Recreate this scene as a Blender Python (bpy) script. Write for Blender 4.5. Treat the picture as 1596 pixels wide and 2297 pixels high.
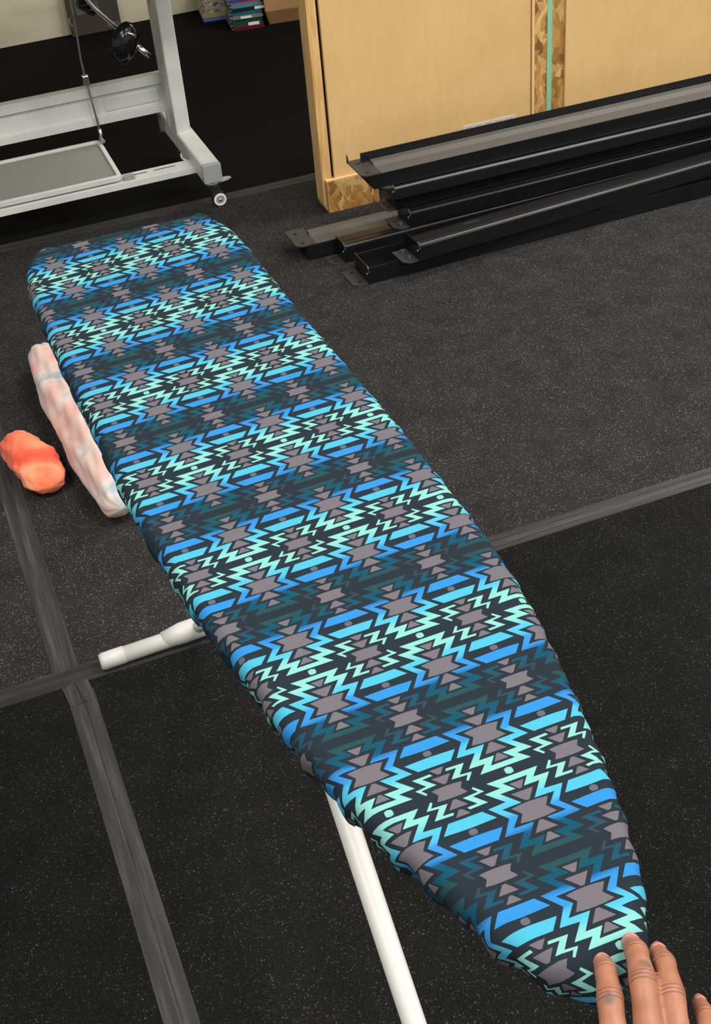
import bpy, bmesh, math, random
from mathutils import Vector, Matrix
from mathutils.geometry import delaunay_2d_cdt

for o in list(bpy.data.objects):
    bpy.data.objects.remove(o)
S = bpy.context.scene
C = S.collection
random.seed(7)

# ---------------------------------------------------------------- camera
CAM_Z = 1.65
F_PX = 2929.5
RIGHT = Vector((0.92938, -0.36077, -0.07807))
DOWN = Vector((-0.27896, -0.54799, -0.78860))
FWD = Vector((0.24172, 0.75469, -0.60993))
cam = bpy.data.cameras.new('camera')
cam.sensor_fit = 'VERTICAL'
cam.sensor_height = 24.0
cam.sensor_width = 24.0 * 1596 / 2297
cam.lens = F_PX / 2297 * 24.0
cam.clip_start = 0.02
cob = bpy.data.objects.new('camera', cam)
C.objects.link(cob)
M = Matrix.Identity(4)
for r in range(3):
    M[r][0] = RIGHT[r]; M[r][1] = -DOWN[r]; M[r][2] = -FWD[r]
M[2][3] = CAM_Z
cob.matrix_world = M
S.camera = cob

# ---------------------------------------------------------------- world, lights, exposure
W = bpy.data.worlds.new('world'); S.world = W
W.use_nodes = True
W.node_tree.nodes['Background'].inputs[0].default_value = (0.9, 0.95, 1.0, 1)
W.node_tree.nodes['Background'].inputs[1].default_value = 0.25
S.view_settings.view_transform = 'Standard'
S.view_settings.look = 'None'
S.view_settings.exposure = 0.0
S.view_settings.gamma = 1.0
S.view_settings.use_curve_mapping = False
ROOM = dict(x0=-3.6, x1=5.6, y0=-3.0, y1=5.6, z1=3.0)


def area(name, loc, sx, sy, power, col=(1.0, 0.98, 0.95)):
    L = bpy.data.lights.new(name, 'AREA')
    L.shape = 'RECTANGLE'; L.size = sx; L.size_y = sy
    L.energy = power; L.color = col
    o = bpy.data.objects.new(name, L); C.objects.link(o)
    o.location = loc
    return o


LAMPS = [(-1.0, -0.9), (1.6, -0.9), (4.2, -0.9), (1.6, 1.3), (4.2, 1.3), (2.9, 3.2), (4.7, 3.2), (-1.0, 1.3)]  # unseen lamps placed to grade the floor light; last one added as left fill
for lx, ly in LAMPS:
    area('unseen_ceiling_light', (lx, ly, 2.93), 1.2, 0.6, 58)


# ---------------------------------------------------------------- helpers
def lin(r, g, b):
    f = lambda c: c / 12.92 if c <= 0.04045 else ((c + 0.055) / 1.055) ** 2.4
    return (f(r / 255), f(g / 255), f(b / 255), 1.0)


def mat(name, col=(0.5, 0.5, 0.5, 1), rough=0.6, metal=0.0, spec=0.5):
    m = bpy.data.materials.new(name); m.use_nodes = True
    b = m.node_tree.nodes['Principled BSDF']
    b.inputs['Base Color'].default_value = col
    b.inputs['Roughness'].default_value = rough
    b.inputs['Metallic'].default_value = metal
    b.inputs['Specular IOR Level'].default_value = spec
    return m, m.node_tree.nodes, m.node_tree.links, b


def noise(N, L, scale, detail=2.0, src=None, rough=0.5, dist=0.0, stretch=None, coord='Object'):
    t = N.new('ShaderNodeTexCoord')
    n = N.new('ShaderNodeTexNoise')
    n.inputs['Scale'].default_value = scale
    n.inputs['Detail'].default_value = detail
    n.inputs['Roughness'].default_value = rough
    n.inputs['Distortion'].default_value = dist
    if stretch:
        mp = N.new('ShaderNodeMapping'); mp.inputs['Scale'].default_value = stretch
        L.new(t.outputs[coord], mp.inputs['Vector']); L.new(mp.outputs[0], n.inputs['Vector'])
    else:
        L.new(t.outputs[coord], n.inputs['Vector'])
    return n


def ramp(N, L, fac, stops):
    r = N.new('ShaderNodeValToRGB')
    e = r.color_ramp.elements
    e[0].position, e[0].color = stops[0]
    e[1].position, e[1].color = stops[-1]
    for p, c in stops[1:-1]:
        x = e.new(p); x.color = c
    L.new(fac, r.inputs['Fac'])
    return r


def bump(N, L, b, height, strength=0.3, dist=0.002):
    bp = N.new('ShaderNodeBump')
    bp.inputs['Strength'].default_value = strength
    bp.inputs['Distance'].default_value = dist
    L.new(height, bp.inputs['Height']); L.new(bp.outputs[0], b.inputs['Normal'])


def obj(name, bm, m, parent=None, smooth=False, bevel=0.0, seg=2, kind=None, label=None):
    me = bpy.data.meshes.new(name)
    bm.normal_update()
    bm.to_mesh(me); bm.free()
    if m: me.materials.append(m)
    if smooth:
        for p in me.polygons: p.use_smooth = True
    o = bpy.data.objects.new(name, me); C.objects.link(o)
    if parent: o.parent = parent
    if bevel:
        b = o.modifiers.new('bevel', 'BEVEL'); b.width = bevel; b.segments = seg
        b.limit_method = 'ANGLE'; b.angle_limit = math.radians(40)
    if kind: o['kind'] = kind
    if label: o['label'] = label
    return o


def empty(name, loc=(0, 0, 0), rz=0.0, label=None, cat=None, group=None, rot=None):
    o = bpy.data.objects.new(name, None); C.objects.link(o)
    o.empty_display_size = 0.05
    o.location = loc; o.rotation_euler = rot if rot else (0, 0, rz)
    if label: o['label'] = label
    if cat: o['category'] = cat
    if group: o['group'] = group
    return o


def tag(o, label, cat, group=None):
    o['label'] = label; o['category'] = cat
    if group: o['group'] = group
    return o


def box(bm, x0, x1, y0, y1, z0, z1):
    v = [bm.verts.new((x, y, z)) for z in (z0, z1) for x, y in ((x0, y0), (x1, y0), (x1, y1), (x0, y1))]
    for f in ((0, 3, 2, 1), (4, 5, 6, 7), (0, 1, 5, 4), (1, 2, 6, 5), (2, 3, 7, 6), (3, 0, 4, 7)):
        bm.faces.new([v[i] for i in f])
    return v


def B(*a):
    bm = bmesh.new(); box(bm, *a); return bm


def frame(d):
    d = d.normalized()
    a = Vector((0, 0, 1)) if abs(d.z) < 0.9 else Vector((1, 0, 0))
    u = d.cross(a).normalized(); w = u.cross(d).normalized()
    return u, w


def tube(bm, pts, rad, n=14, cap=True, ry=None):
    """sweep a circle (or ellipse rad x ry) along a polyline; rad may be a list"""
    pts = [Vector(p) for p in pts]
    R = rad if isinstance(rad, (list, tuple)) else [rad] * len(pts)
    rings = []
    u = None
    for i, p in enumerate(pts):
        d = (pts[min(i + 1, len(pts) - 1)] - pts[max(i - 1, 0)])
        uu, w = frame(d)
        if u is not None:
            uu = (u - d.normalized() * u.dot(d.normalized())).normalized(); w = uu.cross(d.normalized()).normalized()
        u = uu
        k = (ry / R[i]) if ry else 1.0
        rings.append([bm.verts.new(p + u * (math.cos(2 * math.pi * j / n) * R[i]) + w * (math.sin(2 * math.pi * j / n) * R[i] * k)) for j in range(n)])
    for a, b in zip(rings, rings[1:]):
        for j in range(n):
            bm.faces.new((a[j], a[(j + 1) % n], b[(j + 1) % n], b[j]))
    if cap:
        bm.faces.new(rings[0]); bm.faces.new(rings[-1][::-1])
    return bm


def T(pts, rad, n=14, **k):
    bm = tube(bmesh.new(), pts, rad, n, **k)
    bmesh.ops.recalc_face_normals(bm, faces=bm.faces[:])
    return bm


def prism(bm, poly, axis, a, b):
    """extrude a 2-D polygon along axis x / y / z from a to b"""
    def P(p, t):
        return {'x': (t, p[0], p[1]), 'y': (p[0], t, p[1]), 'z': (p[0], p[1], t)}[axis]
    v0 = [bm.verts.new(P(p, a)) for p in poly]; v1 = [bm.verts.new(P(p, b)) for p in poly]
    n = len(poly)
    bm.faces.new(v0); bm.faces.new(v1[::-1])
    for i in range(n):
        bm.faces.new((v0[i], v1[i], v1[(i + 1) % n], v0[(i + 1) % n]))
    bmesh.ops.recalc_face_normals(bm, faces=bm.faces[:])
    return bm


def PR(*a): return prism(bmesh.new(), *a)


def rrect(x0, x1, y0, y1, r, n=4):
    o = []
    for cx, cy, a0 in ((x1 - r, y0 + r, -90), (x1 - r, y1 - r, 0), (x0 + r, y1 - r, 90), (x0 + r, y0 + r, 180)):
        for k in range(n + 1):
            t = math.radians(a0 + 90 * k / n); o.append((cx + r * math.cos(t), cy + r * math.sin(t)))
    return o


# ---------------------------------------------------------------- materials
def carpet(name, dark, light, speck, amount=0.30, sheen=0.0):
    """short-pile carpet: dark fibres, a loose mottling and small pale flecks"""
    m, N, L, b = mat(name, rough=0.95, spec=0.12)
    n = noise(N, L, 330, 2.0, rough=0.65)
    n2 = noise(N, L, 14, 4)
    r = ramp(N, L, n.outputs['Fac'], [(0.36, dark), (0.68, light)])
    nd = noise(N, L, 120, 2)
    t = N.new('ShaderNodeTexCoord')
    wv = N.new('ShaderNodeVectorMath'); wv.operation = 'MULTIPLY_ADD'; wv.inputs[1].default_value = (0.006, 0.006, 0.006)
    L.new(nd.outputs['Color'], wv.inputs[0]); L.new(t.outputs['Object'], wv.inputs[2])
    vo = N.new('ShaderNodeTexVoronoi'); vo.inputs['Scale'].default_value = 230; L.new(wv.outputs[0], vo.inputs['Vector'])
    dm = N.new('ShaderNodeMapRange'); dm.inputs[1].default_value = 0.10; dm.inputs[2].default_value = 0.38
    dm.inputs[3].default_value = 1; dm.inputs[4].default_value = 0; L.new(vo.outputs['Distance'], dm.inputs[0])
    sep = N.new('ShaderNodeSeparateColor'); L.new(vo.outputs['Color'], sep.inputs[0])
    am = N.new('ShaderNodeMapRange'); am.inputs[1].default_value = 1 - amount; am.inputs[2].default_value = 1.0; L.new(sep.outputs[0], am.inputs[0])
    mu = N.new('ShaderNodeMath'); mu.operation = 'MULTIPLY'; L.new(dm.outputs[0], mu.inputs[0]); L.new(am.outputs[0], mu.inputs[1])
    ms = N.new('ShaderNodeMix'); ms.data_type = 'RGBA'; ms.inputs['B'].default_value = speck
    L.new(mu.outputs[0], ms.inputs['Factor']); L.new(r.outputs[0], ms.inputs['A'])
    mx = N.new('ShaderNodeMix'); mx.data_type = 'RGBA'; mx.blend_type = 'MULTIPLY'; mx.inputs['Factor'].default_value = 1.0
    r2 = ramp(N, L, n2.outputs['Fac'], [(0.3, (0.78, 0.78, 0.78, 1)), (0.7, (1.2, 1.2, 1.2, 1))])
    L.new(ms.outputs['Result'], mx.inputs['A']); L.new(r2.outputs[0], mx.inputs['B'])
    L.new(mx.outputs['Result'], b.inputs['Base Color'])
    w = N.new('ShaderNodeTexWave'); w.bands_direction = 'Y'
    L.new(t.outputs['Object'], w.inputs['Vector'])
    w.inputs['Scale'].default_value = 55; w.inputs['Distortion'].default_value = 3
    w.inputs['Detail'].default_value = 2; w.inputs['Detail Scale'].default_value = 30
    ad = N.new('ShaderNodeMath'); ad.operation = 'MULTIPLY_ADD'; ad.inputs[1].default_value = 0.2
    L.new(w.outputs['Fac'], ad.inputs[0]); L.new(n.outputs['Fac'], ad.inputs[2])
    bump(N, L, b, ad.outputs[0], 0.7, 0.003)
    b.inputs['Sheen Weight'].default_value = sheen
    b.inputs['Sheen Roughness'].default_value = 0.6
    return m


def gr(v, w=0.94): return (v, v * (1 + w) / 2, v * w, 1)


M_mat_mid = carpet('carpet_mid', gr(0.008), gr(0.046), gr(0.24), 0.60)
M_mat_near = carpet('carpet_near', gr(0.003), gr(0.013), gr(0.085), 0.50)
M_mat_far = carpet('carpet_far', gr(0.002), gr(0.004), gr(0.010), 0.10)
M_concrete, *_ = mat('concrete', lin(150, 148, 140), 0.9)

def tape_mat(name, stretch, stops):
    m, N, L, b = mat(name, rough=0.5, spec=0.35)
    n = noise(N, L, 1.0, 4, stretch=stretch, rough=0.65)
    r = ramp(N, L, n.outputs['Fac'], stops)
    L.new(r.outputs[0], b.inputs['Base Color'])
    n3 = noise(N, L, 25, 3); bump(N, L, b, n3.outputs['Fac'], 0.2, 0.003)
    return m


def g3(v): return (v, v * 0.975, v * 0.92, 1)


M_tape_x = tape_mat('gaffer_tape_across', (4, 110, 1), [(0.3, g3(0.014)), (0.5, g3(0.022)), (0.75, g3(0.05))])
M_tape_y = tape_mat('gaffer_tape_along', (75, 3.5, 1), [(0.32, g3(0.022)), (0.5, g3(0.034)), (0.7, g3(0.072))])

M_wall, N, L, b = mat('painted_wall', rough=0.8)
n = noise(N, L, 5, 4, stretch=(1, 1, 4))
r = ramp(N, L, n.outputs['Fac'], [(0.3, lin(196, 186, 156)), (0.7, lin(212, 204, 180))])
L.new(r.outputs[0], b.inputs['Base Color'])
M_wall_plain, *_ = mat('plain_wall', lin(206, 208, 208), 0.85)
M_ceil, *_ = mat('ceiling_white', lin(225, 224, 220), 0.9)

M_steel_white, N, L, b = mat('white_powder_coat', rough=0.38)
n = noise(N, L, 7, 3)
r = ramp(N, L, n.outputs['Fac'], [(0.3, lin(196, 198, 194)), (0.7, lin(214, 214, 208))])
L.new(r.outputs[0], b.inputs['Base Color'])
M_cap, *_ = mat('grey_plastic_cap', lin(150, 153, 150), 0.5)
M_chrome, *_ = mat('chrome', (0.75, 0.75, 0.74, 1), 0.22, 1.0)
M_fork, *_ = mat('dark_zinc', (0.10, 0.10, 0.10, 1), 0.4, 0.8)
M_rod, *_ = mat('zinc_rod', (0.42, 0.41, 0.38, 1), 0.4, 0.9)
M_black_gloss, *_ = mat('black_gloss_plastic', (0.006, 0.006, 0.007, 1), 0.18)
M_rubber, *_ = mat('black_rubber', (0.008, 0.008, 0.008, 1), 0.6)
M_pedal, *_ = mat('pedal_grey', lin(134, 133, 126), 0.6)

M_beam, N, L, b = mat('black_coated_steel', rough=0.27, spec=0.45)
n = noise(N, L, 4, 3, stretch=(1, 12, 12))
r = ramp(N, L, n.outputs['Fac'], [(0.3, (0.005, 0.005, 0.0055, 1)), (0.7, (0.009, 0.009, 0.0095, 1))])
L.new(r.outputs[0], b.inputs['Base Color'])
M_beam_web, *_ = mat('grey_coated_steel', (0.085, 0.080, 0.071, 1), 0.46, 0.0, 0.35)
M_tab, *_ = mat('dark_grey_steel', (0.042, 0.040, 0.037, 1), 0.5, 0.0, 0.3)
M_glint, *_ = mat('edge_glint_paint', (0.42, 0.42, 0.41, 1), 0.35, 0.6)  # pale colour stands in for a highlight on the beam bends
M_slot, *_ = mat('slot_dark', (0.002, 0.002, 0.002, 1), 0.9)

M_card, N, L, b = mat('cardboard', rough=0.85)
n = noise(N, L, 3.5, 4); n2 = noise(N, L, 60, 3, stretch=(1, 1, 0.25))
r = ramp(N, L, n.outputs['Fac'], [(0.3, lin(212, 173, 114)), (0.7, lin(222, 184, 124))])
r2 = ramp(N, L, n2.outputs['Fac'], [(0.2, (0.93, 0.93, 0.93, 1)), (0.6, (1, 1, 1, 1))])
mx = N.new('ShaderNodeMix'); mx.data_type = 'RGBA'; mx.blend_type = 'MULTIPLY'; mx.inputs['Factor'].default_value = 1
L.new(r.outputs[0], mx.inputs['A']); L.new(r2.outputs[0], mx.inputs['B']); L.new(mx.outputs['Result'], b.inputs['Base Color'])
bump(N, L, b, n2.outputs['Fac'], 0.08, 0.002)

M_wood, N, L, b = mat('pine', rough=0.7)
t = N.new('ShaderNodeTexCoord')
# a knot half-way up the post bends the grain round it
sub = N.new('ShaderNodeVectorMath'); sub.operation = 'SUBTRACT'; sub.inputs[1].default_value = (1.128, 3.43, 0.44)
L.new(t.outputs['Object'], sub.inputs[0])
mp = N.new('ShaderNodeMapping'); mp.inputs['Scale'].default_value = (1, 1, 0.35); L.new(sub.outputs[0], mp.inputs['Vector'])
ln = N.new('ShaderNodeVectorMath'); ln.operation = 'LENGTH'; L.new(mp.outputs[0], ln.inputs[0])
kn = N.new('ShaderNodeMapRange'); kn.inputs[1].default_value = 0.006; kn.inputs[2].default_value = 0.02
kn.inputs[3].default_value = 1; kn.inputs[4].default_value = 0; L.new(ln.outputs['Value'], kn.inputs[0])
n = noise(N, L, 9, 4, stretch=(14, 14, 0.8), dist=0.6)
r = ramp(N, L, n.outputs['Fac'], [(0.25, lin(196, 142, 76)), (0.5, lin(216, 172, 108)), (0.75, lin(232, 196, 138))])
mx = N.new('ShaderNodeMix'); mx.data_type = 'RGBA'; mx.inputs['B'].default_value = lin(140, 84, 40)
L.new(kn.outputs[0], mx.inputs['Factor']); L.new(r.outputs[0], mx.inputs['A']); L.new(mx.outputs['Result'], b.inputs['Base Color'])

M_wood_pale, *_ = mat('pale_pine_edge', lin(226, 186, 128), 0.75)

M_osb, N, L, b = mat('strand_board', rough=0.75)
t = N.new('ShaderNodeTexCoord')
nz = noise(N, L, 16, 2)
mixv = N.new('ShaderNodeVectorMath'); mixv.operation = 'MULTIPLY_ADD'; mixv.inputs[1].default_value = (0.09, 0.09, 0.09)
L.new(nz.outputs['Color'], mixv.inputs[0]); L.new(t.outputs['Object'], mixv.inputs[2])
vo = N.new('ShaderNodeTexVoronoi'); vo.inputs['Scale'].default_value = 36
mp = N.new('ShaderNodeMapping'); mp.inputs['Scale'].default_value = (1.9, 1, 0.62); mp.inputs['Rotation'].default_value = (0, 0.35, 0)
L.new(mixv.outputs[0], mp.inputs['Vector']); L.new(mp.outputs[0], vo.inputs['Vector'])
sep = N.new('ShaderNodeSeparateColor'); L.new(vo.outputs['Color'], sep.inputs[0])
r = ramp(N, L, sep.outputs[0], [(0.0, lin(128, 84, 34)), (0.3, lin(176, 126, 62)), (0.7, lin(196, 148, 82)), (1.0, lin(222, 180, 116))])
vd = N.new('ShaderNodeTexVoronoi'); vd.feature = 'DISTANCE_TO_EDGE'; vd.inputs['Scale'].default_value = 36
L.new(mp.outputs[0], vd.inputs['Vector'])
rd = ramp(N, L, vd.outputs['Distance'], [(0.0, (0.72, 0.66, 0.6, 1)), (0.05, (1, 1, 1, 1))])
n2 = noise(N, L, 120, 3, stretch=(1, 1, 0.3))
rr = ramp(N, L, n2.outputs['Fac'], [(0.3, (0.78, 0.78, 0.78, 1)), (0.7, (1.08, 1.08, 1.08, 1))])
mx = N.new('ShaderNodeMix'); mx.data_type = 'RGBA'; mx.blend_type = 'MULTIPLY'; mx.inputs['Factor'].default_value = 1
L.new(r.outputs[0], mx.inputs['A']); L.new(rd.outputs[0], mx.inputs['B'])
mx2 = N.new('ShaderNodeMix'); mx2.data_type = 'RGBA'; mx2.blend_type = 'MULTIPLY'; mx2.inputs['Factor'].default_value = 1
L.new(mx.outputs['Result'], mx2.inputs['A']); L.new(rr.outputs[0], mx2.inputs['B'])
L.new(mx2.outputs['Result'], b.inputs['Base Color'])
bump(N, L, b, vd.outputs['Distance'], 0.4, 0.003)

M_strap, *_ = mat('teal_strap', lin(138, 196, 158), 0.45)
M_pouch, *_ = mat('clear_pouch', lin(205, 198, 190), 0.25)
M_paper, *_ = mat('white_paper', lin(235, 232, 226), 0.7)
M_print, *_ = mat('grey_print', lin(178, 172, 166), 0.5)
M_leg, *_ = mat('white_tube', lin(192, 189, 183), 0.42)
M_under, *_ = mat('board_core', lin(60, 62, 66), 0.7)
M_shadowgap, *_ = mat('gap_shade_brown', lin(58, 34, 22), 0.9)


# ---------------------------------------------------------------- setting
fl = obj('floor', B(ROOM['x0'], ROOM['x1'], ROOM['y0'], ROOM['y1'], -0.06, -0.012), M_concrete, kind='structure')
for nm, a in (('wall_back', (ROOM['x0'], ROOM['x1'], ROOM['y1'], ROOM['y1'] + 0.1, -0.06, ROOM['z1'])),
              ('wall_front', (ROOM['x0'], ROOM['x1'], ROOM['y0'] - 0.1, ROOM['y0'], -0.06, ROOM['z1'])),
              ('wall_left', (ROOM['x0'] - 0.1, ROOM['x0'], ROOM['y0'], ROOM['y1'], -0.06, ROOM['z1'])),
              ('wall_right', (ROOM['x1'], ROOM['x1'] + 0.1, ROOM['y0'], ROOM['y1'], -0.06, ROOM['z1']))):
    obj(nm, B(*a), M_wall if nm == 'wall_back' else M_wall_plain, kind='structure')
obj('ceiling', B(ROOM['x0'], ROOM['x1'], ROOM['y0'], ROOM['y1'], ROOM['z1'], ROOM['z1'] + 0.06), M_ceil, kind='structure')

YA, YB, XS = 1.820, 3.697, 0.016        # seams of the carpet mats
g = 0.0015
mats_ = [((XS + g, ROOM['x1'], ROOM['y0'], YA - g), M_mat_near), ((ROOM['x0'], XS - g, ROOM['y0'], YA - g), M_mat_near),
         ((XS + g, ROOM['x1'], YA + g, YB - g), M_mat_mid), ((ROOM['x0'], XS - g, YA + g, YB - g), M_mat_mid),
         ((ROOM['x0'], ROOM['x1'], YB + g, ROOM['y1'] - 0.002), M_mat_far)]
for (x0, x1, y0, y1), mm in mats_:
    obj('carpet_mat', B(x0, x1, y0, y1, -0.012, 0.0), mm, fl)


def tape(p, q, w, h=0.0007, seed=0):
    """tape strip with a low crease running along the seam under it"""
    rnd = random.Random(seed)
    p = Vector((*p, 0)); q = Vector((*q, 0)); d = (q - p); Ln = d.length; d.normalize(); s = Vector((-d.y, d.x, 0))
    prof = [(-0.5, 0.0002), (-0.495, 1), (-0.18, 1.1), (-0.06, 2.6), (0.0, 0.7), (0.05, 2.0), (0.2, 1.2), (0.495, 1), (0.5, 0.0002)]
    bm = bmesh.new(); rows = []
    K = max(2, int(Ln / 0.03))
    off = 0
    for k in range(K + 1):
        off = off * 0.9 + rnd.uniform(-0.012, 0.012)
        amp = 1 + rnd.uniform(-0.25, 0.25)
        rows.append([bm.verts.new(p + d * (Ln * k / K) + s * (w * (a + (off if abs(a) < 0.3 else 0))) + Vector((0, 0, h * (1 + (c - 1) * amp if c > 1 else c)))) for a, c in prof])
    for a, b2 in zip(rows, rows[1:]):
        for j in range(len(prof) - 1):
            bm.faces.new((a[j], b2[j], b2[j + 1], a[j + 1]))
    bmesh.ops.recalc_face_normals(bm, faces=bm.faces[:])
    o = obj('tape_strip', bm, M_tape_x if abs(d.x) > 0.5 else M_tape_y, fl, smooth=False)
    return o


tape((ROOM['x0'], YB + 0.005), (ROOM['x1'], YB - 0.005), 0.047, seed=1)
tape((ROOM['x0'], YA + 0.001), (ROOM['x1'], YA), 0.047, seed=2)
tape((XS - 0.004, ROOM['y0']), (XS + 0.001, YA - 0.045), 0.0485, seed=3)
tape((XS + 0.002, YA - 0.075), (XS - 0.004, YA - 0.02), 0.0485, h=0.0012, seed=5)
tape((XS - 0.012, YA + 0.02), (XS - 0.02, YB - 0.02), 0.0485, seed=4)

# ---------------------------------------------------------------- ironing board
ZT = 0.84
board = empty('ironing_board', (0.262, 1.1, 0.0), 0, 'ironing board in a blue, teal and grey geometric print cover on white tube legs', 'ironing board')
board_inv = Matrix.Translation((-0.262, -1.1, 0))

# outline of the padded top, read clockwise from the tail corner
right = [(0.362, 1.786), (0.384, 1.768), (0.400, 1.735), (0.408, 1.68), (0.410, 1.58), (0.412, 1.48), (0.416, 1.36), (0.421, 1.24),
         (0.425, 1.12), (0.4265, 1.0), (0.426, 0.90), (0.420, 0.81), (0.409, 0.735), (0.394, 0.65), (0.377, 0.575), (0.358, 0.512), (0.335, 0.463)]
left = [(0.300, 0.434), (0.268, 0.446), (0.240, 0.482), (0.224, 0.523), (0.2095, 0.568), (0.188, 0.63), (0.174, 0.683),
        (0.157, 0.765), (0.149, 0.828), (0.129, 0.95), (0.113, 1.12), (0.107, 1.30), (0.102, 1.45), (0.100, 1.60), (0.101, 1.69), (0.110, 1.745), (0.130, 1.780), (0.160, 1.790)]
ctrl = [Vector(p) for p in right + left]


def catmull(P, n=8):
    out = []
    for i in range(len(P)):
        p0, p1, p2, p3 = P[i - 1], P[i], P[(i + 1) % len(P)], P[(i + 2) % len(P)]
        for k in range(n):
            t = k / n
            out.append(0.5 * ((2 * p1) + (p2 - p0) * t + (2 * p0 - 5 * p1 + 4 * p2 - p3) * t * t + (3 * p1 - p0 - 3 * p2 + p3) * t ** 3))
    return out


outer = catmull(ctrl, 8)
RE = 0.013
nO = len(outer)


def inset(P, d):
    o = []
    for i in range(len(P)):
        t = (P[(i + 1) % len(P)] - P[i - 1]).normalized()
        o.append(P[i] + Vector((t.y, -t.x)) * d)       # clockwise: inward is to the right
    return o


inner = inset(outer, RE)
arc = [0.0]
for i in range(nO):
    arc.append(arc[-1] + (inner[(i + 1) % nO] - inner[i]).length)


def inside(p, P):
    c = False; n = len(P); j = n - 1
    for i in range(n):
        if (P[i].y > p.y) != (P[j].y > p.y) and p.x < (P[j].x - P[i].x) * (p.y - P[i].y) / (P[j].y - P[i].y) + P[i].x:
            c = not c
        j = i
    return c


def nearest(p):
    best = (1e9, None, 0)
    for i in range(nO):
        a = inner[i]; b2 = inner[(i + 1) % nO]; ab = b2 - a
        t = max(0, min(1, (p - a).dot(ab) / ab.length_squared))
        q = a + ab * t; d = (p - q).length_squared
        if d < best[0]: best = (d, q, arc[i] + t * ab.length)
    return math.sqrt(best[0]), best[1], best[2]


SKIRT = 0.052


def drape(p):
    """flat print position -> 3-D position on the padded board; None when past the hem"""
    if inside(p, inner):
        return Vector((p.x, p.y, ZT + 0.0006 * math.sin(9 * p.y + 14 * p.x)))
    e, q, s = nearest(p)
    if e > SKIRT: return None
    nrm = (p - q).normalized() if e > 1e-7 else Vector((0, 0))
    th = e / RE
    gather = math.sin(s * 2 * math.pi / 0.034 + 1.7 * math.sin(s * 11)) * 0.6 + math.sin(s * 2 * math.pi / 0.057 + 2) * 0.4
    if th < math.pi / 2:
        h = RE * math.sin(th); z = -RE * (1 - math.cos(th)); k = max(0, th - 0.5) * 0.0018
    else:
        rest = e - RE * math.pi / 2
        h = RE - 0.10 * rest - 6.0 * rest * rest; z = -RE - rest * 0.95; k = 0.0019 + 0.075 * rest
    h += gather * k
    return Vector((q.x + nrm.x * h, q.y + nrm.y * h, ZT + z))


# the print: one quarter of its repeat, triangulated once and mirrored
UX, VY = 0.1042, 0.1755
QUARTER = [
    ('band', [(-.02, .03), (.217, .03), (.139, .08), (.272, .083), (.160, .160), (.311, .166), (.205, .252), (.129, .252), (.218, .193),
              (.055, .191), (.165, .110), (.036, .109), (.104, .059), (-.02, .059)]),
    ('dot', [(-.032, .0), (-.03, -.015), (0, -.021), (.03, -.015), (.034, .0), (.03, .015), (0, .021), (-.03, .015)]),
    ('grey', [(-.062, .073), (.062, .073), (.012, .115), (-.012, .115)]),
    ('grey', [(-.092, .131), (.092, .131), (.014, .189), (-.014, .189)]),
    ('grey', [(-.02, .198), (.08, .2), (.150, .206), (.098, .25), (.150, .294), (.08, .3), (-.02, .302)]),
    ('z', [(.322, .021), (.262, .064), (.360, .070), (.281, .128), (.432, .131), (.444, .117), (.357, .115), (.437, .060), (.306, .055), (.337, .028)]),
    ('grey', [(.486, .051), (.514, .051), (.577, .099), (.423, .099)]),
    ('grey', [(.488, .113), (.512, .113), (.56, .149), (.44, .149)]),
    ('grey', [(.373, -.033), (.43, -.037), (.53, -.038), (.53, .038), (.43, .037), (.373, .033), (.408, .0)]),
    ('bar', [(.362, .165), (.53, .166), (.53, .227), (.40, .225), (.284, .222)]),
    ('bdot', [(.465, .25), (.472, .236), (.5, .232), (.53, .235), (.53, .265), (.472, .265)]),
]
GN_U, GN_V = 9, 8


def quarter_mesh():
    vs, es = [], []
    sc = Vector((UX, VY))

    def seg(pts, closed=True):
        b0 = len(vs)
        for x, y in pts: vs.append(Vector((x * UX, y * VY)))
        n = len(pts)
        for i in range(n if closed else n - 1): es.append((b0 + i, b0 + (i + 1) % n))
    for i in range(GN_U + 1):
        u = 0.5 * i / GN_U; seg([(u, 0), (u, 0.25)], False)
    for j in range(GN_V + 1):
        v = 0.25 * j / GN_V; seg([(0, v), (0.5, v)], False)
    for v in (0.005,): pass
    for k, poly in QUARTER: seg(poly)
    rv, re, rf, *_ = delaunay_2d_cdt(vs, es, [], 0, 1e-7)
    V = [(v.x / UX, v.y / VY) for v in rv]
    F = []
    polys = [(k, [Vector(p) for p in poly]) for k, poly in QUARTER]
    for f in rf:
        c = Vector((sum(V[i][0] for i in f) / len(f), sum(V[i][1] for i in f) / len(f)))
        if not (0 < c.x < 0.5 and 0 < c.y < 0.25): continue
        kd = 'bg'
        for k, P in polys:
            if inside(c, P): kd = k
        F.append((tuple(f), kd))
    return V, F


PRINT = {'bg': [(0, lin(48, 59, 67))], 'grey': [(0, lin(133, 127, 134))], 'bdot': [(0, lin(120, 118, 126))],
         'band': [(0, lin(160, 240, 228)), (.11, lin(156, 238, 230)), (.165, lin(98, 214, 244)), (.225, lin(92, 205, 242)), (.25, lin(68, 166, 240)),
                  (.33, lin(64, 158, 240)), (.345, lin(26, 98, 136)), (.41, lin(26, 94, 116)), (.445, lin(46, 92, 98)), (.5, lin(52, 82, 88))],
         'z': [(0, lin(162, 238, 226)), (.2, lin(160, 236, 226)), (.3, lin(36, 96, 124)), (.42, lin(36, 94, 118)), (.45, lin(60, 80, 90)), (.5, lin(66, 84, 94))],
         'dot': [(0, lin(160, 232, 222)), (.3, lin(48, 59, 67))],
         'bar': [(0, lin(92, 210, 243)), (.24, lin(92, 210, 243)), (.26, lin(62, 163, 243)), (.5, lin(62, 163, 243))]}


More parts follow.
